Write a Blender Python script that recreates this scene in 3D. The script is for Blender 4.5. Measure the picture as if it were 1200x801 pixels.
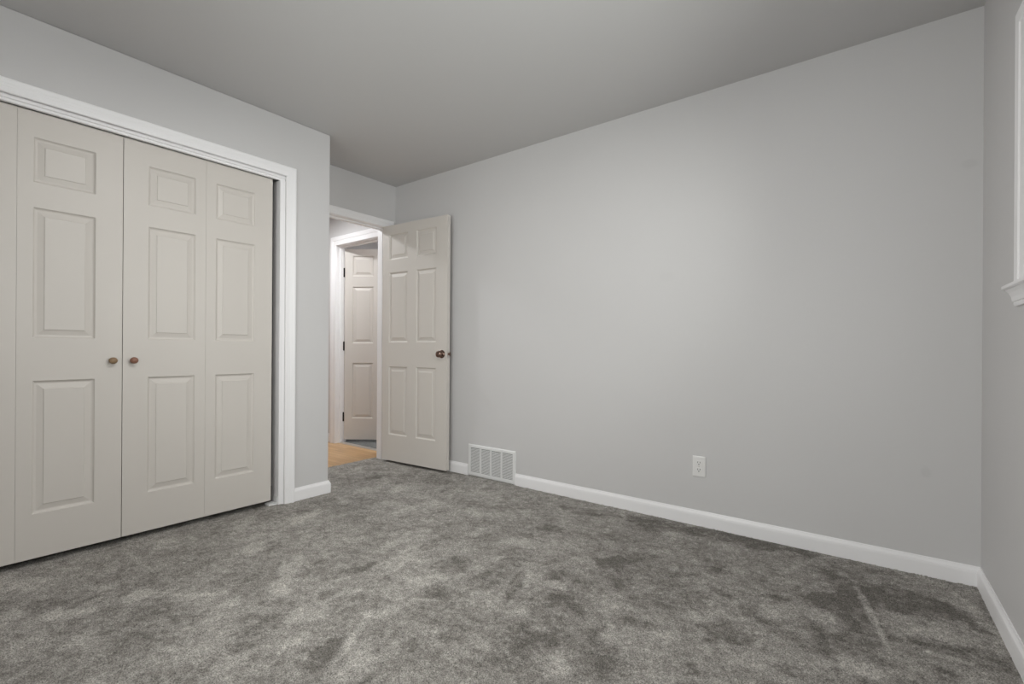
import bpy, bmesh, math, random
import numpy as np
from mathutils import Matrix, Vector

S = bpy.context.scene
COL = S.collection
for o in list(bpy.data.objects):
    bpy.data.objects.remove(o)

# ------------------------------------------------------------------ camera
F_PX, YAW, ROLL, HORIZON, CAM_H = 560.39, 0.6490, 0.0063, 409.34, 0.987
cam = bpy.data.cameras.new('camera')
cam.sensor_width = 36.0
cam.lens = F_PX * 36.0 / 1200.0
cam.shift_y = (HORIZON - 400.5) / 1200.0
cam.clip_start = 0.02
cam_o = bpy.data.objects.new('camera', cam)
COL.objects.link(cam_o)
cam_o.matrix_world = (Matrix.Translation((0, 0, CAM_H)) @ Matrix.Rotation(YAW, 4, 'Z')
                      @ Matrix.Rotation(math.pi / 2, 4, 'X') @ Matrix.Rotation(ROLL, 4, 'Z'))
S.camera = cam_o

# ------------------------------------------------------------------ look, world, lamps
S.view_settings.view_transform = 'Standard'
S.view_settings.look = 'None'
S.view_settings.gamma = 1.0
S.view_settings.use_curve_mapping = False
EXPOSURE = 0.0
SKY, GROUND = 9.8, 10.3
CEILING_FILL_W, HALL_LAMP_W = 16.0, 17.5
S.view_settings.exposure = EXPOSURE
S.cycles.diffuse_bounces = 10
S.cycles.max_bounces = 14
S.cycles.sample_clamp_indirect = 6.0

W = bpy.data.worlds.new('overcast_sky')
S.world = W
W.use_nodes = True
nt = W.node_tree
nt.nodes.clear()
wo = nt.nodes.new('ShaderNodeOutputWorld')
bg = nt.nodes.new('ShaderNodeBackground')
tc = nt.nodes.new('ShaderNodeTexCoord')
sx = nt.nodes.new('ShaderNodeSeparateXYZ')
mr = nt.nodes.new('ShaderNodeMapRange')
mr.inputs['From Min'].default_value = -0.08
mr.inputs['From Max'].default_value = 0.08
mr.inputs['To Min'].default_value = GROUND
mr.inputs['To Max'].default_value = SKY
nt.links.new(tc.outputs['Generated'], sx.inputs[0])
nt.links.new(sx.outputs['Z'], mr.inputs['Value'])
nt.links.new(mr.outputs[0], bg.inputs['Strength'])
bg.inputs['Color'].default_value = (1.0, 0.993, 0.990, 1)
nt.links.new(bg.outputs[0], wo.inputs[0])

# ------------------------------------------------------------------ dimensions (metres)
XC, XE, XR, YB, ZC = -2.978, -3.448, 0.360, 2.796, 2.444
YF = -0.75                     # wall behind the camera
YCORNER = 1.852                # where the closet box ends and the entry alcove starts
REAR_FILL_WIN = (-1.80, -0.45, 0.70, 1.80)   # x from, x to, sill, head of the fill window added behind the camera
YH = 2.885                     # hall wall that carries the second doorway
RIGHT_TURN = math.radians(1.0)  # the window wall is not quite square to the room


def lamp(name, loc, size, power, color=(1, 0.95, 0.88)):
    l = bpy.data.lights.new(name, 'AREA')
    l.shape = 'DISK'
    l.size = size
    l.energy = power
    l.color = color
    o = bpy.data.objects.new(name, l)
    o.location = loc
    COL.objects.link(o)
    return o


# ------------------------------------------------------------------ materials
def mat(name, col, rough=0.5, metal=0.0, spec=0.5):
    m = bpy.data.materials.new(name)
    m.use_nodes = True
    b = m.node_tree.nodes['Principled BSDF']
    b.inputs['Base Color'].default_value = (*col, 1)
    b.inputs['Roughness'].default_value = rough
    b.inputs['Metallic'].default_value = metal
    b.inputs['Specular IOR Level'].default_value = spec
    return m


def N(m, t, **kw):
    n = m.node_tree.nodes.new(t)
    for k, v in kw.items():
        if k in n.inputs:
            n.inputs[k].default_value = v
        else:
            setattr(n, k, v)
    return n


def L(m, a, b):
    m.node_tree.links.new(a, b)


def bsdf(m):
    return m.node_tree.nodes['Principled BSDF']


def mottled(name, col, rough, scale, amount, bump_scale, bump, spec=0.4):
    """paint with a faint mottling and roller texture"""
    m = mat(name, col, rough, 0, spec)
    tc = N(m, 'ShaderNodeTexCoord')
    n = N(m, 'ShaderNodeTexNoise', Scale=scale, Detail=3.0)
    L(m, tc.outputs['Object'], n.inputs['Vector'])
    mr = N(m, 'ShaderNodeMapRange')
    mr.inputs['To Min'].default_value = 1 - amount
    mr.inputs['To Max'].default_value = 1 + amount
    L(m, n.outputs['Fac'], mr.inputs['Value'])
    mx = N(m, 'ShaderNodeVectorMath', operation='SCALE')
    mx.inputs[0].default_value = col
    L(m, mr.outputs[0], mx.inputs['Scale'])
    L(m, mx.outputs[0], bsdf(m).inputs['Base Color'])
    n2 = N(m, 'ShaderNodeTexNoise', Scale=bump_scale, Detail=2.0)
    L(m, tc.outputs['Object'], n2.inputs['Vector'])
    b = N(m, 'ShaderNodeBump', Strength=bump, Distance=0.001)
    L(m, n2.outputs['Fac'], b.inputs['Height'])
    L(m, b.outputs[0], bsdf(m).inputs['Normal'])
    return m, mx


M_WALL, _ = mottled('grey_wall_paint', (0.630, 0.620, 0.621), 0.55, 1.3, 0.015, 260, 0.10)
M_HALLWALL, _ = mottled('hall_wall_paint', (0.66, 0.645, 0.645), 0.6, 1.3, 0.015, 260, 0.08)
M_CEIL, _ = mottled('ceiling_paint', (0.555, 0.548, 0.546), 0.7, 1.0, 0.01, 200, 0.06)
M_TRIM, _ = mottled('white_trim_paint', (0.890, 0.880, 0.890), 0.38, 4.0, 0.01, 90, 0.03)
M_DOOR, _ = mottled('cream_door_paint', (0.645, 0.608, 0.568), 0.42, 2.0, 0.02, 120, 0.03)
M_WHITE = mat('white_enamel', (0.78, 0.78, 0.78), 0.35)
M_PLASTIC = mat('white_plastic', (0.80, 0.79, 0.78), 0.3)
M_SLOT = mat('dark_slot', (0.02, 0.02, 0.02), 0.7)
M_DUCT = mat('dark_duct', (0.12, 0.12, 0.12), 0.7)
M_BRONZE = mat('oil_rubbed_bronze', (0.24, 0.165, 0.135), 0.16, 1.0)
M_BLACK = mat('black_hinge', (0.012, 0.01, 0.01), 0.45, 0.3)
M_STEEL = mat('brushed_steel', (0.62, 0.60, 0.57), 0.35, 0.9)
M_DARKBRASS = mat('dark_wood_shank', (0.045, 0.03, 0.02), 0.5)
M_VINYL = mat('white_vinyl', (0.8, 0.8, 0.8), 0.35)


def wood_knob(name, c1, c2):
    m = mat(name, c1, 0.45)
    tc = N(m, 'ShaderNodeTexCoord')
    mp = N(m, 'ShaderNodeMapping')
    mp.inputs['Scale'].default_value = (40, 220, 220)
    L(m, tc.outputs['Object'], mp.inputs[0])
    n = N(m, 'ShaderNodeTexNoise', Scale=1.0, Detail=3.0)
    L(m, mp.outputs[0], n.inputs['Vector'])
    cr = N(m, 'ShaderNodeValToRGB')
    cr.color_ramp.elements[0].position = 0.35
    cr.color_ramp.elements[1].position = 0.65
    cr.color_ramp.elements[0].color = (*c1, 1)
    cr.color_ramp.elements[1].color = (*c2, 1)
    L(m, n.outputs['Fac'], cr.inputs[0])
    L(m, cr.outputs[0], bsdf(m).inputs['Base Color'])
    return m


M_KNOB_TAN = wood_knob('tan_wood_knob', (0.21, 0.135, 0.07), (0.29, 0.19, 0.105))
M_KNOB_RED = wood_knob('reddish_wood_knob', (0.20, 0.085, 0.055), (0.28, 0.14, 0.09))

# glass that lets the daylight in
M_GLASS = bpy.data.materials.new('window_glass')
M_GLASS.use_nodes = True
g = M_GLASS.node_tree
g.nodes.clear()
go = g.nodes.new('ShaderNodeOutputMaterial')
gm = g.nodes.new('ShaderNodeMixShader')
gt = g.nodes.new('ShaderNodeBsdfTransparent')
gg = g.nodes.new('ShaderNodeBsdfGlossy')
gf = g.nodes.new('ShaderNodeFresnel')
gf.inputs['IOR'].default_value = 1.45
gg.inputs['Roughness'].default_value = 0.02
gt.inputs['Color'].default_value = (0.95, 0.97, 0.96, 1)
g.links.new(gf.outputs[0], gm.inputs[0])
g.links.new(gt.outputs[0], gm.inputs[1])
g.links.new(gg.outputs[0], gm.inputs[2])
g.links.new(gm.outputs[0], go.inputs[0])

# carpet: pile colour follows the brushed nap and one corner shade stored on the mesh, plus tuft grain
M_CARPET = mat('grey_cut_pile_carpet', (0.2, 0.19, 0.18), 0.95, 0, 0.1)
tc = N(M_CARPET, 'ShaderNodeTexCoord')
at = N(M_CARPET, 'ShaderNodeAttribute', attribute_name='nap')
gn = N(M_CARPET, 'ShaderNodeTexNoise', Scale=230.0, Detail=2.0, Roughness=0.7)
L(M_CARPET, tc.outputs['Object'], gn.inputs['Vector'])
gn2 = N(M_CARPET, 'ShaderNodeTexNoise', Scale=75.0, Detail=2.0, Roughness=0.6)
L(M_CARPET, tc.outputs['Object'], gn2.inputs['Vector'])
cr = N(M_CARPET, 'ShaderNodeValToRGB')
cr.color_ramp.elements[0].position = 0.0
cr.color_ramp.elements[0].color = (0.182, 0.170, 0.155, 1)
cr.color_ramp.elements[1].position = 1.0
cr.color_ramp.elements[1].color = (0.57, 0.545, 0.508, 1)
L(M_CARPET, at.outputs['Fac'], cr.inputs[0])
g1 = N(M_CARPET, 'ShaderNodeMapRange')
g1.inputs['From Min'].default_value = 0.30
g1.inputs['From Max'].default_value = 0.70
g1.inputs['To Min'].default_value = 0.36
g1.inputs['To Max'].default_value = 1.55
L(M_CARPET, gn.outputs['Fac'], g1.inputs['Value'])
g2 = N(M_CARPET, 'ShaderNodeMapRange')
g2.inputs['From Min'].default_value = 0.30
g2.inputs['From Max'].default_value = 0.70
g2.inputs['To Min'].default_value = 0.82
g2.inputs['To Max'].default_value = 1.16
L(M_CARPET, gn2.outputs['Fac'], g2.inputs['Value'])
gm_ = N(M_CARPET, 'ShaderNodeMath', operation='MULTIPLY')
L(M_CARPET, g1.outputs[0], gm_.inputs[0])
L(M_CARPET, g2.outputs[0], gm_.inputs[1])
gs = N(M_CARPET, 'ShaderNodeVectorMath', operation='SCALE')
L(M_CARPET, cr.outputs[0], gs.inputs[0])
L(M_CARPET, gm_.outputs[0], gs.inputs['Scale'])
L(M_CARPET, gs.outputs[0], bsdf(M_CARPET).inputs['Base Color'])
bp = N(M_CARPET, 'ShaderNodeBump', Strength=0.8, Distance=0.004)
L(M_CARPET, gn.outputs['Fac'], bp.inputs['Height'])
L(M_CARPET, bp.outputs[0], bsdf(M_CARPET).inputs['Normal'])

# plain grey carpet of the far room
M_CARPET2 = mat('far_room_carpet', (0.17, 0.175, 0.175), 0.95, 0, 0.1)
tc = N(M_CARPET2, 'ShaderNodeTexCoord')
n = N(M_CARPET2, 'ShaderNodeTexNoise', Scale=120.0, Detail=3.0)
L(M_CARPET2, tc.outputs['Object'], n.inputs['Vector'])
cr = N(M_CARPET2, 'ShaderNodeValToRGB')
cr.color_ramp.elements[0].position = 0.35
cr.color_ramp.elements[1].position = 0.65
cr.color_ramp.elements[0].color = (0.13, 0.135, 0.135, 1)
cr.color_ramp.elements[1].color = (0.25, 0.255, 0.25, 1)
L(M_CARPET2, n.outputs['Fac'], cr.inputs[0])
L(M_CARPET2, cr.outputs[0], bsdf(M_CARPET2).inputs['Base Color'])

# honey oak strip flooring
M_WOOD = mat('honey_oak_strip_floor', (0.5, 0.3, 0.14), 0.32)
tc = N(M_WOOD, 'ShaderNodeTexCoord')
br = N(M_WOOD, 'ShaderNodeTexBrick', Scale=1.0)
br.offset = 0.37
br.inputs['Color1'].default_value = (0.62, 0.40, 0.20, 1)
br.inputs['Color2'].default_value = (0.50, 0.29, 0.125, 1)
br.inputs['Mortar'].default_value = (0.25, 0.14, 0.06, 1)
br.inputs['Mortar Size'].default_value = 0.0012
br.inputs['Brick Width'].default_value = 0.7
br.inputs['Row Height'].default_value = 0.057
L(M_WOOD, tc.outputs['Object'], br.inputs['Vector'])
mp = N(M_WOOD, 'ShaderNodeMapping')
mp.inputs['Scale'].default_value = (4, 70, 4)
L(M_WOOD, tc.outputs['Object'], mp.inputs[0])
n = N(M_WOOD, 'ShaderNodeTexNoise', Scale=1.0, Detail=4.0)
L(M_WOOD, mp.outputs[0], n.inputs['Vector'])
mr = N(M_WOOD, 'ShaderNodeMapRange')
mr.inputs['To Min'].default_value = 0.72
mr.inputs['To Max'].default_value = 1.25
L(M_WOOD, n.outputs['Fac'], mr.inputs['Value'])
sc = N(M_WOOD, 'ShaderNodeVectorMath', operation='SCALE')
L(M_WOOD, br.outputs['Color'], sc.inputs[0])
L(M_WOOD, mr.outputs[0], sc.inputs['Scale'])
L(M_WOOD, sc.outputs[0], bsdf(M_WOOD).inputs['Base Color'])


# ------------------------------------------------------------------ mesh helpers
def link(name, bm, m, parent=None, smooth=False, bevel=0.0, seg=2):
    bmesh.ops.remove_doubles(bm, verts=bm.verts, dist=1e-6)
    bmesh.ops.recalc_face_normals(bm, faces=bm.faces)
    me = bpy.data.meshes.new(name)
    bm.to_mesh(me)
    bm.free()
    me.materials.append(m)
    if smooth:
        for p in me.polygons:
            p.use_smooth = True
    o = bpy.data.objects.new(name, me)
    COL.objects.link(o)
    if parent:
        o.parent = parent
    if bevel:
        b = o.modifiers.new('edge', 'BEVEL')
        b.width = bevel
        b.segments = seg
        b.limit_method = 'ANGLE'
        b.angle_limit = math.radians(40)
    return o


def empty(name, loc=(0, 0, 0), rz=0.0):
    o = bpy.data.objects.new(name, None)
    o.location = loc
    o.rotation_euler = (0, 0, rz)
    o.empty_display_size = 0.1
    COL.objects.link(o)
    return o


def tag(o, label=None, cat=None, group=None, kind=None):
    if label:
        o['label'] = label
    if cat:
        o['category'] = cat
    if group:
        o['group'] = group
    if kind:
        o['kind'] = kind
    return o


def struct(o, label, cat):
    return tag(o, label, cat, None, 'structure')


def box(bm, x0, x1, y0, y1, z0, z1):
    r = bmesh.ops.create_cube(bm, size=1.0)
    bmesh.ops.scale(bm, vec=(x1 - x0, y1 - y0, z1 - z0), verts=r['verts'])
    bmesh.ops.translate(bm, vec=((x0 + x1) / 2, (y0 + y1) / 2, (z0 + z1) / 2), verts=r['verts'])
    return r['verts']


def boxmesh(*a):
    bm = bmesh.new()
    box(bm, *a)
    return bm


def sweep(bm, sections, close_ring=True, caps=True):
    """skin a list of equal length point rings"""
    rows = [[bm.verts.new(p) for p in s] for s in sections]
    n = len(rows[0])
    for a, b in zip(rows[:-1], rows[1:]):
        for i in range(n if close_ring else n - 1):
            j = (i + 1) % n
            bm.faces.new((a[i], a[j], b[j], b[i]))
    if caps:
        bm.faces.new(rows[0])
        bm.faces.new(list(reversed(rows[-1])))


def run_profile(bm, path, prof, side=1):
    """sweep (out, z) along a flat polyline; out is measured to the side of travel, corners mitred"""
    P = [Vector((p[0], p[1])) for p in path]
    secs = []
    for i, p in enumerate(P):
        ds = []
        if i > 0:
            ds.append((P[i] - P[i - 1]).normalized())
        if i < len(P) - 1:
            ds.append((P[i + 1] - P[i]).normalized())
        ns = [Vector((d.y, -d.x)) * side for d in ds]
        if len(ns) == 2:
            m = (ns[0] + ns[1]).normalized()
            m = m / max(0.2, m.dot(ns[0]))
        else:
            m = ns[0]
        secs.append([(p.x + m.x * o, p.y + m.y * o, z) for o, z in prof])
    sweep(bm, secs)


def plane_map(axis, pos, sign):
    """(across, up, out) -> xyz for a wall plane"""
    if axis == 'x':
        return lambda a, z, d: (pos + sign * d, a, z)
    return lambda a, z, d: (a, pos + sign * d, z)


CASING = [(0, 0), (0, .009), (.003, .0115), (.012, .012), (.0135, .0105), (.025, .0125), (.0265, .011),
          (.038, .0145), (.0395, .013), (.050, .0165), (.058, .017), (.062, .014), (.062, 0)]
PLAINCASE = [(0, 0), (0, .010), (.004, .012), (.03, .013), (.034, .0155), (.055, .017), (.062, .015), (.062, 0)]


def casing(bm, f, a0, a1, z1, prof, z0=0.0):
    secs = [[f(a0 - w, z0, d) for w, d in prof], [f(a0 - w, z1 + w, d) for w, d in prof],
            [f(a1 + w, z1 + w, d) for w, d in prof], [f(a1 + w, z0, d) for w, d in prof]]
    sweep(bm, secs)


HCASE = [(0, 0), (0, .010), (.004, .012), (.045, .014), (.050, .018), (.080, .020), (.090, .017), (.090, 0)]
BASE = [(0, 0), (.013, 0), (.013, .058), (.0115, .068), (.006, .078), (.004, .085), (0, .085)]


def poly_prism(bm, pts, f, d0, d1):
    """outline in (across, up) pushed between two depths"""
    sweep(bm, [[f(a, z, d0) for a, z in pts], [f(a, z, d1) for a, z in pts]])


# ------------------------------------------------------------------ room shell
def value_noise(X, Y, cell, seed):
    r = np.random.RandomState(seed)
    gx, gy = X / cell + 500.0, Y / cell + 500.0
    ix, iy = np.floor(gx).astype(int), np.floor(gy).astype(int)
    fx, fy = gx - ix, gy - iy
    fx, fy = fx * fx * (3 - 2 * fx), fy * fy * (3 - 2 * fy)
    T = r.rand(256, 256)
    q = lambda a, b: T[a % 256, b % 256]
    return (q(ix, iy) * (1 - fx) + q(ix + 1, iy) * fx) * (1 - fy) + (q(ix, iy + 1) * (1 - fx) + q(ix + 1, iy + 1) * fx) * fy


def turned(X, Y, ang, sx, sy):
    c, s = math.cos(ang), math.sin(ang)
    return (X * c + Y * s) / sx, (-X * s + Y * c) / sy


# brushed marks in the pile, with one painted corner shade: x, y, half length, half width, direction (degrees), strength
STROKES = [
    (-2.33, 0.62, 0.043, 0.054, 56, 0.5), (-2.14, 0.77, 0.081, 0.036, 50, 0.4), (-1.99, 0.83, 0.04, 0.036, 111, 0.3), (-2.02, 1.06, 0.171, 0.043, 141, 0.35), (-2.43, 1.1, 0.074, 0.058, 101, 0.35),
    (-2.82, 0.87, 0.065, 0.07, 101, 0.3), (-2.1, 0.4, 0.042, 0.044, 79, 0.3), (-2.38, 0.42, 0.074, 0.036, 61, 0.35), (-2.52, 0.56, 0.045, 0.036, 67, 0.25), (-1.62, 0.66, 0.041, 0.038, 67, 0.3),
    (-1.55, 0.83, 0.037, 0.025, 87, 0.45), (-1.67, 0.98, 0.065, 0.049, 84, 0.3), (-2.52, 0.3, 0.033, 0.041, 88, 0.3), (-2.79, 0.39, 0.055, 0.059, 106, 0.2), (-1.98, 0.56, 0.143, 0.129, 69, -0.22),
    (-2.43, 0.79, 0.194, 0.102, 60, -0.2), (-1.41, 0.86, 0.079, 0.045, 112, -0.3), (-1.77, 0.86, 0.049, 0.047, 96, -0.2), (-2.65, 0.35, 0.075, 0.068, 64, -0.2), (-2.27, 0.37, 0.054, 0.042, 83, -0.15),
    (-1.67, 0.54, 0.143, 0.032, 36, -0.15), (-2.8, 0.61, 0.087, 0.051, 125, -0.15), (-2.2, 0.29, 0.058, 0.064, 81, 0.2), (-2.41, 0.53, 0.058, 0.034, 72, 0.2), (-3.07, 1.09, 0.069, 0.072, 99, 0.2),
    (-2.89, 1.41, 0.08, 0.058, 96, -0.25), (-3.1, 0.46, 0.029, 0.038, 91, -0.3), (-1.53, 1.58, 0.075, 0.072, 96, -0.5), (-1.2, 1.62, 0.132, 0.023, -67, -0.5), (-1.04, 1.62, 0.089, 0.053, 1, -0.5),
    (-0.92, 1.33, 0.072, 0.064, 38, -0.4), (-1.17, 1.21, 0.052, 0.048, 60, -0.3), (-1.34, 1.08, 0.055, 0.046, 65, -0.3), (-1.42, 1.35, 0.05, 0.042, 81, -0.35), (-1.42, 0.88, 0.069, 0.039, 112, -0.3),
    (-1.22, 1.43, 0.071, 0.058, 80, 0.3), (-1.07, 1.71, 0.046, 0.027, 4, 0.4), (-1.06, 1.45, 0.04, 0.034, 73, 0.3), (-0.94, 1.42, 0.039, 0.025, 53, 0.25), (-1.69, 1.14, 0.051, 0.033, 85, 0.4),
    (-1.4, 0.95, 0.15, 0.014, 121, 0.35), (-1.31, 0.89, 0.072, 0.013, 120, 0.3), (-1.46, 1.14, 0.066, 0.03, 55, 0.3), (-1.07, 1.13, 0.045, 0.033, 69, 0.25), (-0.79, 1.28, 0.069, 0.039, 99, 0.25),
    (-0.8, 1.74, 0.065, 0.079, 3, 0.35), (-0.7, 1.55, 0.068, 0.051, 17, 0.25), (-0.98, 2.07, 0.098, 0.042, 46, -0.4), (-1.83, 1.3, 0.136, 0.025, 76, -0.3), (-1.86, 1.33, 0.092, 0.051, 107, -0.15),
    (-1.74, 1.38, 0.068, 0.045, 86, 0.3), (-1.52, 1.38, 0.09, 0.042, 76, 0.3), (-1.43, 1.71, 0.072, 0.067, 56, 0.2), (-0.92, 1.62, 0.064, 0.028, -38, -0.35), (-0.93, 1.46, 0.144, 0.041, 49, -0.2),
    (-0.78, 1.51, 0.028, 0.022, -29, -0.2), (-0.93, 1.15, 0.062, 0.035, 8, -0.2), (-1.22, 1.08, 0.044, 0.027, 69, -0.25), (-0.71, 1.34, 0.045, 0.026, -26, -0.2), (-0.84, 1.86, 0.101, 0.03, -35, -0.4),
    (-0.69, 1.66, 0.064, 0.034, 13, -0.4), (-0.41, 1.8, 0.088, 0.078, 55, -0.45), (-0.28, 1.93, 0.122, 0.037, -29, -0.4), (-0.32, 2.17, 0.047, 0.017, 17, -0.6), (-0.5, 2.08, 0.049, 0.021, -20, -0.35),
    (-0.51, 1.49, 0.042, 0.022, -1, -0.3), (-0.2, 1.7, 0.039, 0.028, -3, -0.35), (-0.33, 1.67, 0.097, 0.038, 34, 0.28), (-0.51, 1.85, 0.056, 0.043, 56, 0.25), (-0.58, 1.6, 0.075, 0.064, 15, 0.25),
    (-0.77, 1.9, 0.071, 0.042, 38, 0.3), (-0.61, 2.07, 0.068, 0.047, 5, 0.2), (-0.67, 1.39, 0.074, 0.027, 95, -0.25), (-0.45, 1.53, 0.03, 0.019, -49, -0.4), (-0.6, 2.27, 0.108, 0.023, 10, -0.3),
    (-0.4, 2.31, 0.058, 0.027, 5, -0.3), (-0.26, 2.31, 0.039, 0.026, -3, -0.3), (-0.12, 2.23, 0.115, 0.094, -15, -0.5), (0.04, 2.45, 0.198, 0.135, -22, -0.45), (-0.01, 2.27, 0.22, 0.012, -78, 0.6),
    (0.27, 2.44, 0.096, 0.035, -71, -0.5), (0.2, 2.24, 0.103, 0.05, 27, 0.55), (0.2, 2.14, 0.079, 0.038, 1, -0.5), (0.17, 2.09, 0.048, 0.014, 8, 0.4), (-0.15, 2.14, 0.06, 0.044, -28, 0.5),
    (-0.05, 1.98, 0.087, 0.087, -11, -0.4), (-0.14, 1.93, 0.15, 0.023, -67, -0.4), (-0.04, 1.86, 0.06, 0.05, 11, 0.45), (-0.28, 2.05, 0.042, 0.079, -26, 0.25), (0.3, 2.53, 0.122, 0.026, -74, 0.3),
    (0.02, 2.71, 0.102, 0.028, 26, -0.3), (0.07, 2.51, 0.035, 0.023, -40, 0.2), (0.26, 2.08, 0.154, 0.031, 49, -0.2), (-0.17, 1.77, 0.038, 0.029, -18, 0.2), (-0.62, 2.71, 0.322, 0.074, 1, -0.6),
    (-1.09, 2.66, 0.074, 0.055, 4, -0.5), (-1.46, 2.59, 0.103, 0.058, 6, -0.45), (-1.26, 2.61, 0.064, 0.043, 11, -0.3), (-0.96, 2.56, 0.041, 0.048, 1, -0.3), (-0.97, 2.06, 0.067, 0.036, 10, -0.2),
    (-1.12, 1.78, 0.079, 0.033, 68, -0.35), (-1.41, 2.23, 0.088, 0.056, -12, -0.35), (-1.48, 2.35, 0.14, 0.03, -42, -0.2), (-1.71, 2.94, 0.241, 0.047, -12, -0.3), (-3.12, 2.15, 0.169, 0.137, 72, -0.25),  # last mark here paints the shade by the closet corner into the pile
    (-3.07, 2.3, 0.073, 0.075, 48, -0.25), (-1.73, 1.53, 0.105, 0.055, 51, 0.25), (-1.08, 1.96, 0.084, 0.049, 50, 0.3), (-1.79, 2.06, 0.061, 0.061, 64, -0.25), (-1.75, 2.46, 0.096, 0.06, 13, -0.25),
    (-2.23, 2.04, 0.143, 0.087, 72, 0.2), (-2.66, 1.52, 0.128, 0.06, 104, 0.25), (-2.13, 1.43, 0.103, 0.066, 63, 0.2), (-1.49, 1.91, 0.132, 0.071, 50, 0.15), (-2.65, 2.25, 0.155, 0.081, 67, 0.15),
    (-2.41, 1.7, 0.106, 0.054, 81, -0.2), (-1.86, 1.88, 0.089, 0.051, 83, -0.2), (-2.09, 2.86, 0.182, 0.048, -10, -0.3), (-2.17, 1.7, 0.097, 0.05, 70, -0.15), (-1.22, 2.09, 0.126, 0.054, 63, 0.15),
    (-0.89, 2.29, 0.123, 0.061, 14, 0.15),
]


def build_carpet():
    step = 0.006
    xs = np.arange(-3.605, 0.43, step)
    ys = np.arange(YF - 0.02, 2.83, step)
    X, Y = np.meshgrid(xs, ys)
    nx, ny = len(xs), len(ys)
    rs = np.random.RandomState(4)
    Z = (rs.rand(ny, nx) - 0.5) * 0.0055 + (value_noise(X, Y, 0.03, 1) - .5) * 0.004 + (value_noise(X, Y, 0.3, 2) - .5) * 0.003
    wx = X + (value_noise(X, Y, 0.22, 11) - .5) * 0.25
    wy = Y + (value_noise(X, Y, 0.22, 12) - .5) * 0.25
    u, v = turned(wx, wy, math.radians(35), 1.6, 0.8)
    nap = 0.36 * value_noise(u, v, 0.22, 21) + 0.38 * value_noise(u, v, 0.085, 22) + 0.26 * value_noise(X, Y, 0.04, 23)
    u, v = turned(wx, wy, math.radians(120), 3.0, 0.55)
    nap = 0.72 * nap + 0.28 * value_noise(u, v, 0.16, 24)
    nap = (nap - 0.5) * 0.85 + 0.41 + (value_noise(X, Y, 0.024, 25) - .5) * 0.32 + (value_noise(X, Y, 0.011, 26) - .5) * 0.30
    edge = (value_noise(X, Y, 0.055, 31) - .5) * 0.9 + (value_noise(X, Y, 0.018, 32) - .5) * 0.6
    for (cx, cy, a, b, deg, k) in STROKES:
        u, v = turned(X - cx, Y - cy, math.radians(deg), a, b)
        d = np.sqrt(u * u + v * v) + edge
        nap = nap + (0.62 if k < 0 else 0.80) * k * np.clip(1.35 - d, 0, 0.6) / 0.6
    nap = np.clip(nap, 0, 1)
    co = np.stack([X, Y, Z], -1).reshape(-1, 3).astype(np.float32)
    i = np.arange(nx * ny).reshape(ny, nx)
    quads = np.stack([i[:-1, :-1], i[:-1, 1:], i[1:, 1:], i[1:, :-1]], -1).reshape(-1, 4)
    me = bpy.data.meshes.new('floor')
    me.vertices.add(len(co))
    me.vertices.foreach_set('co', co.ravel())
    me.loops.add(quads.size)
    me.loops.foreach_set('vertex_index', quads.ravel().astype(np.int32))
    me.polygons.add(len(quads))
    me.polygons.foreach_set('loop_start', np.arange(0, quads.size, 4, dtype=np.int32))
    me.update(calc_edges=True)
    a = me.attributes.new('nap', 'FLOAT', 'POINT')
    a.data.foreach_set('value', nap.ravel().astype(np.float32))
    me.materials.append(M_CARPET)
    for p in me.polygons:
        p.use_smooth = True
    o = bpy.data.objects.new('floor', me)
    COL.objects.link(o)
    return struct(o, 'grey cut-pile carpet with brushed light and dark nap covering the bedroom floor', 'floor')


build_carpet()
struct(link('subfloor', boxmesh(-3.60, 0.6, YF - .1, 2.95, -.06, -.012), M_SLOT), 'subfloor hidden under the grey bedroom carpet', 'floor')
struct(link('hall_floor', boxmesh(-5.4, -3.60, 0.3, 2.93, -.06, -.008), M_WOOD), 'honey coloured oak strip floor of the hallway beyond the open door', 'floor')
struct(link('far_room_floor', boxmesh(-5.8, -2.9, 2.93, 5.6, -.06, -.004), M_CARPET2), 'grey carpet of the far room beyond the hallway', 'floor')

struct(link('ceiling', boxmesh(-3.57, 0.6, YF - .1, YB + .1, ZC, ZC + .1), M_CEIL), 'plain matt grey ceiling over the bedroom', 'ceiling')
struct(link('hall_ceiling', boxmesh(-5.4, -3.57, 0.3, 5.6, ZC, ZC + .1), M_CEIL), 'ceiling over the hallway and the far room', 'ceiling')

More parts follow.
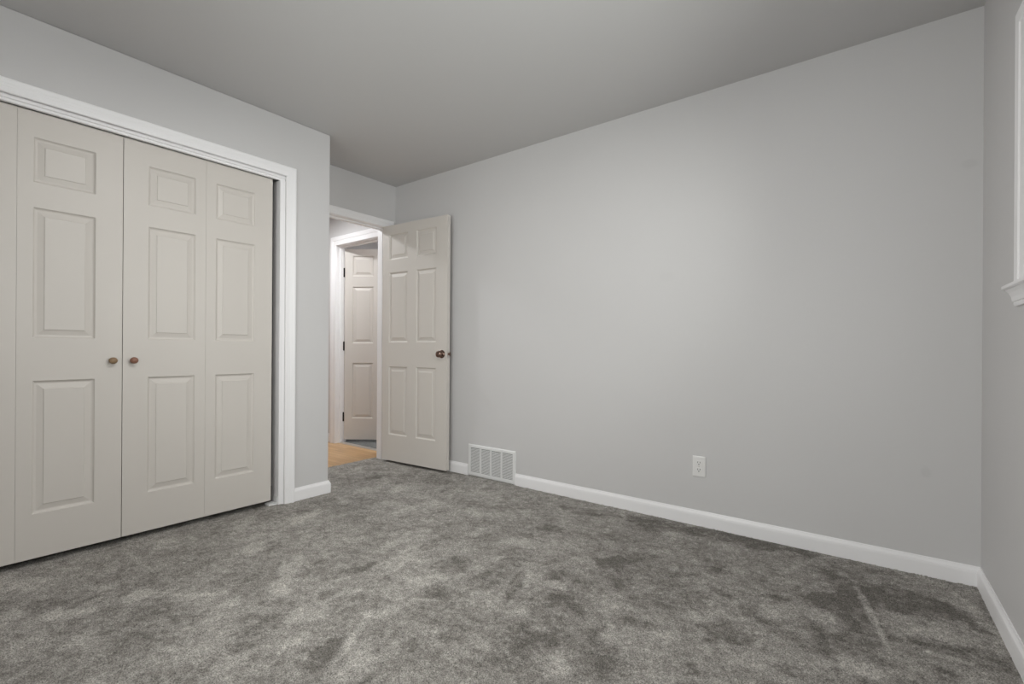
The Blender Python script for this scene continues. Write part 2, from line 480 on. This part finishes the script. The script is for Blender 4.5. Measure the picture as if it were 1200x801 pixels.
# back wall, with two faint patched spots in the paint
M_BACK, mx = mottled('grey_wall_paint_patched', (0.630, 0.620, 0.621), 0.5, 1.3, 0.015, 260, 0.10)
prev = mx.outputs[0]
for (px, pz, rx, rz, k) in ((0.318, 1.79, .028, .022, .955), (0.183, .455, .020, .025, .955), (-.98, 1.42, .05, .03, .985)):
    tcb = N(M_BACK, 'ShaderNodeTexCoord')
    mpb = N(M_BACK, 'ShaderNodeMapping')
    mpb.inputs['Location'].default_value = (-px / rx, 0, -pz / rz)
    mpb.inputs['Scale'].default_value = (1 / rx, 0, 1 / rz)
    L(M_BACK, tcb.outputs['Object'], mpb.inputs[0])
    ln = N(M_BACK, 'ShaderNodeVectorMath', operation='LENGTH')
    L(M_BACK, mpb.outputs[0], ln.inputs[0])
    mrb = N(M_BACK, 'ShaderNodeMapRange')
    mrb.inputs['From Min'].default_value = 0.6
    mrb.inputs['From Max'].default_value = 1.15
    mrb.inputs['To Min'].default_value = k
    mrb.inputs['To Max'].default_value = 1.0
    L(M_BACK, ln.outputs['Value'], mrb.inputs['Value'])
    s_ = N(M_BACK, 'ShaderNodeVectorMath', operation='SCALE')
    L(M_BACK, prev, s_.inputs[0])
    L(M_BACK, mrb.outputs[0], s_.inputs['Scale'])
    prev = s_.outputs[0]
L(M_BACK, prev, bsdf(M_BACK).inputs['Base Color'])
struct(link('wall_back', boxmesh(-3.57, 0.6, YB, YH, -.05, ZC), M_BACK), 'long bare grey wall with the floor register and the socket', 'wall')

# closet front wall (U round the opening) and its return into the alcove
CL0, CL1, CLZ = -0.030, 1.545, 2.085
bm = bmesh.new()
fx = plane_map('x', XC, -1)
poly_prism(bm, [(YF, -.05), (CL0, -.05), (CL0, CLZ), (CL1, CLZ), (CL1, -.05), (YCORNER, -.05), (YCORNER, ZC), (YF, ZC)], fx, 0, .10)
struct(link('wall_left', bm, M_WALL, bevel=.006, seg=3), 'grey closet front wall around the bifold doors', 'wall')
struct(link('wall_closet', boxmesh(-3.448, XC - .10, YCORNER - .1, YCORNER, -.05, ZC), M_WALL), 'short grey return wall between closet and entry alcove', 'wall')

# entry wall with doorway
E0, E1, EZ = 1.935, 2.700, 2.058
bm = bmesh.new()
fe = plane_map('x', XE, -1)
poly_prism(bm, [(YF, -.05), (E0 - .02, -.05), (E0 - .02, EZ + .02), (E1 + .02, EZ + .02), (E1 + .02, -.05), (YB, -.05), (YB, ZC), (YF, ZC)], fe, 0, .12)
struct(link('wall_entry', bm, M_WALL), 'grey wall above and around the bedroom doorway', 'wall')

# hall wall with the second doorway (faces the bedroom)
H0, H1, HZ = -4.500, -3.735, 2.060
bm = bmesh.new()
fh = plane_map('y', YH, 1)
poly_prism(bm, [(-5.4, -.05), (H0 - .02, -.05), (H0 - .02, HZ + .02), (H1 + .02, HZ + .02), (H1 + .02, -.05), (-3.2, -.05), (-3.2, ZC), (-5.4, ZC)], fh, 0, .115)
struct(link('wall_hall', bm, M_HALLWALL), 'grey hallway wall seen through the open bedroom door', 'wall')
struct(link('wall_hall_side', boxmesh(-5.5, -5.4, 0.3, 5.6, -.05, ZC), M_HALLWALL), 'hallway wall beyond the bedroom', 'wall')
struct(link('wall_hall_end', boxmesh(-5.4, -3.57, 0.2, 0.3, -.05, ZC), M_HALLWALL), 'end wall of the hallway', 'wall')
struct(link('wall_far_room', boxmesh(-5.4, -2.9, 5.5, 5.6, -.05, ZC), M_HALLWALL), 'far wall of the room beyond the hallway', 'wall')
struct(link('wall_far_room_side', boxmesh(-3.2, -3.1, 3.0, 5.5, -.05, ZC), M_HALLWALL), 'side wall of the room beyond the hallway', 'wall')

# window wall, turned very slightly about the back corner
WY0, WY1, WZ0, WZ1 = -2.45, -0.700, 1.210, 1.974    # local y from the corner
RW = Matrix.Translation((XR, YB, 0)) @ Matrix.Rotation(RIGHT_TURN, 4, 'Z')
yl = YF - YB - .08


def window_wall(name, M, a0, a1, w0, w1, z0, z1, label):
    """wall in its own frame: room face at x=0 looking to -x, one rectangular opening"""
    bm = bmesh.new()
    f = plane_map('x', 0, 1)
    for (p0, p1, q0, q1) in ((a0, a1, -.05, z0), (a0, a1, z1, ZC), (a0, w0, z0, z1), (w1, a1, z0, z1)):
        poly_prism(bm, [(p0, q0), (p1, q0), (p1, q1), (p0, q1)], f, 0, .14)
    o = link(name, bm, M_WALL)
    o.matrix_world = M
    return struct(o, label, 'wall')


def window(name, M, y0, y1, z0, z1, label):
    """casing, stool, apron, jamb liner, two sashes with panes, and a sky portal in the opening"""
    win = empty(name)
    win.matrix_world = M
    struct(win, label, 'window')
    bm = bmesh.new()
    casing(bm, plane_map('x', 0, -1), y0, y1, z1, HCASE, z0)
    link('casing', bm, M_TRIM, win)
    bm = bmesh.new()
    STOOL = [(.13, z0 - .017), (.13, z0), (0, z0), (0, z0 - .017)]
    sweep(bm, [[(d, y, z) for d, z in STOOL] for y in (y0 + .002, y1 - .002)])
    HORN = [(-.0005, z0 - .017), (-.0005, z0), (-.028, z0), (-.034, z0 - .004), (-.034, z0 - .013), (-.030, z0 - .017)]
    sweep(bm, [[(d, y, z) for d, z in HORN] for y in (y0 - .163, y1 + .163)])
    link('stool', bm, M_TRIM, win)
    bm = bmesh.new()
    APR = [(0, z0 - .017), (.026, z0 - .017), (.026, z0 - .019), (.020, z0 - .028), (.015, z0 - .042), (.013, z0 - .056),
           (.010, z0 - .058), (.010, z0 - .064), (.008, z0 - .072), (0, z0 - .072)]
    # returned ends: the profile tapers with its own projection
    sweep(bm, [[(-d, y + s * (d - .013), z) for d, z in APR] for y, s in ((y0 - .140, -1), (y1 + .140, 1))])
    link('apron', bm, M_TRIM, win)
    bm = bmesh.new()
    for (a0, a1, q0, q1) in ((y0, y0 + .012, z0, z1), (y1 - .012, y1, z0, z1), (y0 + .012, y1 - .012, z1 - .012, z1)):
        box(bm, 0.0, .135, a0, a1, q0, q1)
    link('jamb', bm, M_TRIM, win)
    ym = (y0 + y1) / 2
    for (a0, a1, xo) in ((y0 + .012, ym + .02, .075), (ym - .02, y1 - .012, .105)):
        bm = bmesh.new()
        q0, q1, t = z0, z1 - .012, .035
        for (p0, p1, r0, r1) in ((a0, a0 + t, q0, q1), (a1 - t, a1, q0, q1), (a0 + t, a1 - t, q0, q0 + t), (a0 + t, a1 - t, q1 - t, q1)):
            box(bm, xo - .013, xo + .013, p0, p1, r0, r1)
        sash = link('sash', bm, M_VINYL, win)
        link('glass_pane', boxmesh(xo - .002, xo + .002, a0 + t, a1 - t, q0 + t, q1 - t), M_GLASS, sash)
    pl = bpy.data.lights.new('daylight_portal', 'AREA')
    pl.shape = 'RECTANGLE'
    pl.size = y1 - y0
    pl.size_y = z1 - z0
    pl.cycles.is_portal = True
    po = bpy.data.objects.new('daylight_portal', pl)
    COL.objects.link(po)
    # portal looks to local -x (into the room)
    R = Matrix(((0, 0, 1, 0), (1, 0, 0, 0), (0, 1, 0, 0), (0, 0, 0, 1)))
    po.matrix_world = M @ Matrix.Translation((.16, ym, (z0 + z1) / 2)) @ R
    return win


def place_right(o):
    o.matrix_world = RW
    return o


window_wall('wall_right', RW, yl, .02, WY0, WY1, WZ0, WZ1, 'grey wall that carries the window beside the long bare wall')
window('window_1', RW, WY0, WY1, WZ0, WZ1, 'white framed window with moulded casing, stool and apron at the edge of the view')
REAR = Matrix.Translation((0, YF, 0)) @ Matrix.Rotation(-math.pi / 2, 4, 'Z')
window_wall('wall_rear', REAR, -3.57, .6, *REAR_FILL_WIN, 'grey wall behind the camera')
window('window_fill', REAR, *REAR_FILL_WIN, 'unseen white framed fill window added in the wall behind the camera')  # unseen window, added to light the back wall from the front

# ------------------------------------------------------------------ baseboards
VX0, VX1, VZ = -2.540, -2.078, 0.245
bm = bmesh.new()
run_profile(bm, [(VX1, YB), (XR, YB)], BASE, 1)
struct(link('baseboard_back', bm, M_TRIM), 'white baseboard along the long wall between register and window corner', 'baseboard')
bm = bmesh.new()
run_profile(bm, [(XE + .02, YB), (VX0 - .004, YB)], BASE, 1)
struct(link('baseboard_alcove', bm, M_TRIM), 'short white baseboard behind the open door beside the register', 'baseboard')
bm = bmesh.new()
run_profile(bm, [(XC, CL1 + .062), (XC, YCORNER), (XE, YCORNER)], BASE, 1)
struct(link('baseboard_left', bm, M_TRIM, bevel=.002), 'white baseboard wrapping the closet corner', 'baseboard')
bm = bmesh.new()
run_profile(bm, [(0, -.004), (0, yl + .085)], BASE, 1)
struct(place_right(link('baseboard_right', bm, M_TRIM)), 'white baseboard along the window wall', 'baseboard')
bm = bmesh.new()
run_profile(bm, [(-5.4, YH), (H0 - .09, YH)], BASE, 1)
struct(link('baseboard_hall', bm, M_TRIM), 'white baseboard of the hallway', 'baseboard')

# ------------------------------------------------------------------ closet trim
fl = plane_map('x', XC, 1)
t = empty('trim_1')
struct(t, 'white ridged casing and track fascia framing the closet opening', 'door trim')
bm = bmesh.new()
casing(bm, fl, CL0, CL1, CLZ - .010, CASING, -.01)
link('casing', bm, M_TRIM, t)
# head jamb and track fascia under the casing
bm = bmesh.new()
FAS = [(-.006, CLZ - .013), (-.006, CLZ - .025), (-.013, CLZ - .027), (-.013, CLZ - .039), (-.030, CLZ - .039), (-.030, CLZ), (-.012, CLZ), (-.012, CLZ - .013)]
sweep(bm, [[(XC + d, y, z) for d, z in FAS] for y in (CL0, CL1)])
link('track_fascia', bm, M_TRIM, t)
bm = bmesh.new()
box(bm, XC - .099, XC - .030, CL0, CL1, CLZ - .010, CLZ)
link('head_jamb', bm, M_TRIM, t)
for s, y in ((1, CL1), (-1, CL0)):
    bm = bmesh.new()
    ST = [(-.008, 0), (-.008, -.006), (-.010, -.010), (-.010, -.026), (-.012, -.030), (-.018, -.030), (-.099, -.030), (-.099, 0)]
    sweep(bm, [[(XC + d, y + s * a, z) for d, a in ST] for z in (-.01, CLZ - .039)])
    link('side_stop', bm, M_TRIM, t)
for s, y in ((1, CL1 - .030), (-1, CL0 + .030)):
    bm = bmesh.new()
    box(bm, XC - .075, XC - .022, y - (.055 if s > 0 else 0), y + (0 if s > 0 else .055), -.005, .012)
    box(bm, XC - .075, XC - .022, y - (.004 if s > 0 else 0), y + (0 if s > 0 else .004), .012, .05)
    link('floor_bracket', bm, M_WHITE, t, bevel=.001)


# ------------------------------------------------------------------ panelled doors
PROFILE = [(0, 0), (.002, -.004), (.006, -.0085), (.010, -.0100), (.014, -.0102), (.034, -.0052), (.0355, -.0055), (.0372, -.0022), (.039, -.0015)]


def panel_face(bm, w, h, panels, y, out):
    """flat face of a w x h leaf at depth y with moulded panels; out = +1/-1 along y"""
    xs = sorted({0.0, w} | {p[0] for p in panels} | {p[1] for p in panels})
    zs = sorted({0.0, h} | {p[2] for p in panels} | {p[3] for p in panels})
    inside = lambda cx, cz: any(p[0] < cx < p[1] and p[2] < cz < p[3] for p in panels)
    for a, b in zip(xs[:-1], xs[1:]):
        for c, d in zip(zs[:-1], zs[1:]):
            if inside((a + b) / 2, (c + d) / 2):
                continue
            bm.faces.new([bm.verts.new(p) for p in ((a, y, c), (b, y, c), (b, y, d), (a, y, d))])
    for (x0, x1, z0, z1) in panels:
        rings = []
        for ins, dep in PROFILE:
            yy = y + out * dep
            rings.append([bm.verts.new(p) for p in ((x0 + ins, yy, z0 + ins), (x1 - ins, yy, z0 + ins), (x1 - ins, yy, z1 - ins), (x0 + ins, yy, z1 - ins))])
        for r, q in zip(rings[:-1], rings[1:]):
            for i in range(4):
                bm.faces.new((r[i], r[(i + 1) % 4], q[(i + 1) % 4], q[i]))
        bm.faces.new(rings[-1])


def door_leaf(w, h, panels, thick=.035, both=True):
    """leaf in x 0..w, z 0..h; front face at y=0 looking to -y"""
    bm = bmesh.new()
    panel_face(bm, w, h, panels, 0.0, -1)
    panel_face(bm, w, h, panels if both else [], thick, 1)
    for (a, b) in (((0, 0), (w, 0)), ((w, 0), (w, h)), ((w, h), (0, h)), ((0, h), (0, 0))):
        bm.faces.new([bm.verts.new(p) for p in ((a[0], 0, a[1]), (b[0], 0, b[1]), (b[0], thick, b[1]), (a[0], thick, a[1]))])
    bmesh.ops.remove_doubles(bm, verts=bm.verts, dist=1e-6)
    return bm


def lathe(bm, prof, seg=28, axis='y', origin=(0, 0, 0), sx=1.0, sz=1.0):
    """(r, t) profile round the y axis, t measured towards -y"""
    secs = []
    for k in range(seg):
        a = 2 * math.pi * k / seg
        secs.append([(origin[0] + sx * r * math.cos(a), origin[1] - tt, origin[2] + sz * r * math.sin(a)) for r, tt in prof])
    rows = [[bm.verts.new(p) for p in s] for s in secs]
    for k in range(seg):
        a, b = rows[k], rows[(k + 1) % seg]
        for i in range(len(prof) - 1):
            bm.faces.new((a[i], b[i], b[i + 1], a[i + 1]))
    bmesh.ops.remove_doubles(bm, verts=bm.verts, dist=1e-5)


# bifold closet doors: leaf local x runs with +y of the room, its front looks to +x of the room
DZ, DH = 0.032, 2.012
LW = 0.3735
X_DOOR = XC - .038
LEAF_H = [(.200, .800), (.995, 1.582), (1.695, 1.897)]     # panel heights above the leaf's foot
KNOB = [(0.0, .030), (.006, .0297), (.011, .028), (.015, .0245), (.0165, .020), (.015, .0155), (.011, .012), (.008, .010)]


def bifold(name, y0, label, first_knob, knob_mat, knob_word, stiles):
    t = empty(name, (X_DOOR, y0, DZ), math.pi / 2)
    tag(t, label, 'closet door', 'bifold closet doors', 'thing')
    for k in range(2):
        s0, s1 = stiles[k]
        bm = door_leaf(LW - .0008, DH, [(s0, LW - .0008 - s1, a, b) for a, b in LEAF_H], .032, False)
        lf = link('door_leaf', bm, M_DOOR, t, bevel=.0012)
        lf.location = (k * LW, 0, 0)
    # butt hinges behind the fold
    for z in (.25, 1.0, 1.75):
        bm = bmesh.new()
        box(bm, LW - .025, LW + .025, .032, .0345, z, z + .06)
        link('fold_hinge', bm, M_STEEL, t)
    kx = LW * 2 - .040 if first_knob == 'end' else .042
    bm = bmesh.new()
    lathe(bm, KNOB, origin=(0, 0, 0), sx=1.1)
    kn = link('knob', bm, knob_mat, t, smooth=True)
    kn.location = (kx, 0, .888)
    kn['label'] = knob_word
    bm = bmesh.new()
    lathe(bm, [(0.0082, .0105), (.0075, .008), (.0075, .003), (.010, 0.0)])
    link('knob_shank', bm, M_DARKBRASS, kn, smooth=True)
    return t


bifold('bifold_door', -.0155, 'cream six-panel bifold closet door with the tan wooden knob', 'end', M_KNOB_TAN, 'tan wooden knob',
       ((.105, .052), (.052, .105)))
bifold('bifold_door', .7335, 'cream six-panel bifold closet door with the reddish wooden knob beside the bare wall strip', 'start', M_KNOB_RED, 'reddish wooden knob',
       ((.105, .052), (.052, .105)))

# ------------------------------------------------------------------ bedroom doorway trim and door
fe1 = plane_map('x', XE, 1)
t = empty('trim_2')
struct(t, 'white casing and jambs of the bedroom doorway', 'door trim')
bm = bmesh.new()
casing(bm, fe1, E0 - .004, E1 + .004, EZ + .002, PLAINCASE, -.01)
link('casing', bm, M_TRIM, t)
bm = bmesh.new()
casing(bm, plane_map('x', XE - .12, -1), E0 - .004, E1 + .004, EZ + .002, PLAINCASE, -.01)
link('casing', bm, M_TRIM, t)
for (a0, a1) in ((E0 - .02, E0), (E1, E1 + .02)):
    bm = bmesh.new()
    box(bm, XE - .12, XE, a0, a1, -.01, EZ)
    s0, s1 = (a1, a1 + .010) if a0 < E0 else (a0 - .010, a0)
    box(bm, XE - .085, XE - .050, s0, s1, -.01, EZ)
    link('jamb', bm, M_TRIM, t)
bm = bmesh.new()
box(bm, XE - .12, XE, E0 - .02, E1 + .02, EZ, EZ + .02)
box(bm, XE - .085, XE - .050, E0 + .010, E1 - .010, EZ - .010, EZ)
link('head_jamb', bm, M_TRIM, t)

SIX = [(.085, .305), (.408, .628)]
SIXH = [(.225, .812), (1.022, 1.622), (1.735, 1.950)]


def sixpanel(w, h=2.032):
    k = w / .745
    return door_leaf(w, h, [(a * k, b * k, c, d) for a, b in SIX for c, d in SIXH], .035, True)


def knob_set(door, x, z, m):
    """rosette and ball knob on both faces, latch plate on the edge"""
    for face in (0, 1):
        bm = bmesh.new()
        lathe(bm, [(.033, 0), (.033, .003), (.029, .007), (.016, .009), (.012, .012), (.012, .022)])
        ro = link('rosette', bm, m, door, smooth=True)
        bm = bmesh.new()
        lathe(bm, [(.010, .020), (.019, .024), (.0255, .031), (.0275, .039), (.0255, .046), (.018, .0505), (.008, .052), (0, .0525)])
        kn = link('knob', bm, m, door, smooth=True)
        for q in (ro, kn):
            q.location = (x, 0 if face == 0 else .035, z)
            q.rotation_euler = (0, 0, 0 if face == 0 else math.pi)


DOOR_TURN = math.radians(3.95)
d1 = empty('door_1', (-3.445, 2.655, .022), DOOR_TURN)
struct(d1, 'open cream six-panel bedroom door with bronze knob standing against the grey wall', 'door')
DW = .745
link('door_leaf', sixpanel(DW), M_DOOR, d1, bevel=.0012)
knob_set(d1, DW - .052, .925, M_BRONZE)
bm = bmesh.new()
box(bm, DW - .0005, DW + .002, .006, .029, .898, .955)
lp = link('latch_plate', bm, M_STEEL, d1)
bm = bmesh.new()
box(bm, DW + .0015, DW + .013, .010, .025, .916, .936)
link('latch_bolt', bm, M_BRONZE, lp, bevel=.003)
for z in (.18, .95, 1.78):
    bm = bmesh.new()
    bmesh.ops.create_cone(bm, cap_ends=True, segments=14, radius1=.006, radius2=.006, depth=.09,
                          matrix=Matrix.Translation((-.005, .040, z + .045)))
    box(bm, -.002, -.0002, .006, .036, z, z + .09)
    link('hinge', bm, M_BLACK, d1)

# ------------------------------------------------------------------ second doorway in the hall
fh1 = plane_map('y', YH, -1)
t = empty('trim_3')
struct(t, 'white casing and jambs of the second doorway across the hallway', 'door trim')
bm = bmesh.new()
casing(bm, fh1, H0 - .004, H1 + .004, HZ + .004, HCASE, -.01)
link('casing', bm, M_TRIM, t)
for (a0, a1) in ((H0 - .02, H0), (H1, H1 + .02)):
    bm = bmesh.new()
    box(bm, a0, a1, YH, YH + .115, -.01, HZ)
    s0, s1 = (a1, a1 + .010) if a0 < H0 else (a0 - .010, a0)
    box(bm, s0, s1, YH + .035, YH + .070, -.01, HZ)
    link('jamb', bm, M_TRIM, t)
bm = bmesh.new()
box(bm, H0 - .02, H1 + .02, YH, YH + .115, HZ, HZ + .02)
box(bm, H0 + .01, H1 - .01, YH + .035, YH + .070, HZ - .010, HZ)
link('head_jamb', bm, M_TRIM, t)
bm = bmesh.new()
sweep(bm, [[(x, YH + a, z) for a, z in ((.035, -.008), (.048, .002), (.062, .004), (.075, -.004))] for x in (H0, H1)])
link('threshold_strip', bm, M_STEEL, t)

d2 = empty('door_2', (H0 + .004, YH + .090, .022), math.radians(37.0))
struct(d2, 'cream six-panel door with black hinges standing open across the hallway', 'door')
link('door_leaf', sixpanel(.745, 2.022), M_DOOR, d2, bevel=.0012)
knob_set(d2, .745 - .052, .925, M_BRONZE)
for z in (.195, .945, 1.725):
    bm = bmesh.new()
    # leaf let into the jamb face, in the frame's own direction, and the knuckle beside the door
    box(bm, -.004, .0012, -.030, .004, z, z + .092)
    bmesh.ops.rotate(bm, verts=bm.verts, cent=(0, 0, 0), matrix=Matrix.Rotation(math.radians(-37.0), 3, 'Z'))
    bmesh.ops.create_cone(bm, cap_ends=True, segments=14, radius1=.006, radius2=.006, depth=.098,
                          matrix=Matrix.Translation((-.002, -.006, z + .046)))
    hg = link('hinge', bm, M_BLACK, d2)
    hg['label'] = 'black butt hinge'

# ------------------------------------------------------------------ floor register
v = empty('floor_register', ((VX0 + VX1) / 2, YB, 0))
tag(v, 'white louvred metal register low on the grey wall beside the open door', 'air vent')
hw = (VX1 - VX0) / 2
bm = bmesh.new()
b_ = .026
OUT = [(-hw, .004), (hw, .004), (hw, VZ), (-hw, VZ)]
rings = []
for ins, d in ((0, 0), (0, .006), (.005, .010), (.021, .011), (.025, .008), (.025, .004)):
    rings.append([(-hw + ins, -d, .004 + ins), (hw - ins, -d, .004 + ins), (hw - ins, -d, VZ - ins), (-hw + ins, -d, VZ - ins)])
sweep(bm, rings, True, False)
link('frame', bm, M_WHITE, v)
iz0, iz1 = .004 + .025, VZ - .025
link('duct_backing', boxmesh(-hw + .020, hw - .020, -.003, -.001, iz0 - .005, iz1 + .005), M_DUCT, v)
bm = bmesh.new()
nl = 21
pitch = (iz1 - iz0) / nl
for i in range(nl):
    z = iz0 + i * pitch
    # curled blade: flat lip in front, sloping back and up behind the gap
    a = [(-hw + .022, -.0108, z + .0002), (-hw + .022, -.0108, z + pitch * .60), (-hw + .022, -.0100, z + pitch * .66), (-hw + .022, -.0100, z + .0008)]
    sweep(bm, [a, [(-x, y, zz) for x, y, zz in a]])
link('louvers', bm, M_WHITE, v)
for k in (-1, 0, 1):
    x = k * (hw - .025) / 2
    link('divider', boxmesh(x - .0060, x + .0060, -.0118, -.0025, iz0 - .001, iz1 + .001), M_WHITE, v)

# ------------------------------------------------------------------ wall outlet
o_ = empty('wall_outlet', (-.787, YB, .334))
tag(o_, 'white duplex wall outlet on the bare grey wall', 'power outlet')
bm = bmesh.new()
rings = []
for ins, d in ((0, 0), (0, .0035), (.002, .0055), (.006, .0062)):
    w2, h2 = .0355 - ins, .0575 - ins
    rings.append([(-w2, -d, -h2), (w2, -d, -h2), (w2, -d, h2), (-w2, -d, h2)])
sweep(bm, rings)
link('cover_plate', bm, M_PLASTIC, o_)
for s in (1, -1):
    zc = s * .0195
    bm = bmesh.new()
    pts = []
    for k in range(24):
        a = 2 * math.pi * k / 24
        pts.append((max(-.0165, min(.0165, .0178 * math.cos(a))), max(-.0135, min(.0135, .0178 * math.sin(a)))))
    sweep(bm, [[(x, -.006, zc + z) for x, z in pts], [(x, -.0078, zc + z) for x, z in pts], [(x * .96, -.0083, zc + z * .96) for x, z in pts]])
    rc = link('receptacle', bm, M_PLASTIC, o_)
    bm = bmesh.new()
    box(bm, -.0075, -.0052, -.0087, -.0080, zc - .0005, zc + .0085)
    box(bm, .0050, .0075, -.0087, -.0080, zc + .0005, zc + .0080)
    bmesh.ops.create_cone(bm, cap_ends=True, segments=14, radius1=.0028, radius2=.0028, depth=.0007,
                          matrix=Matrix.Translation((0, -.00835, zc - .0070)) @ Matrix.Rotation(math.pi / 2, 4, 'X'))
    link('slots', bm, M_SLOT, rc)
bm = bmesh.new()
bmesh.ops.create_cone(bm, cap_ends=True, segments=16, radius1=.0034, radius2=.0030, depth=.0016,
                      matrix=Matrix.Translation((0, -.0066, 0)) @ Matrix.Rotation(math.pi / 2, 4, 'X'))
link('screw', bm, M_STEEL, o_)

# ------------------------------------------------------------------ added bedroom fill and the hall lamp
lamp('bedroom_ceiling_fill', (-1.42, 0.98, ZC - .07), .30, CEILING_FILL_W, (1, 0.985, 0.96))  # unseen downward disc, added to lift the walls and floor
lamp('hall_ceiling_lamp', (-4.25, 2.15, ZC - .07), .18, HALL_LAMP_W, (0.97, 0.99, 1.0))
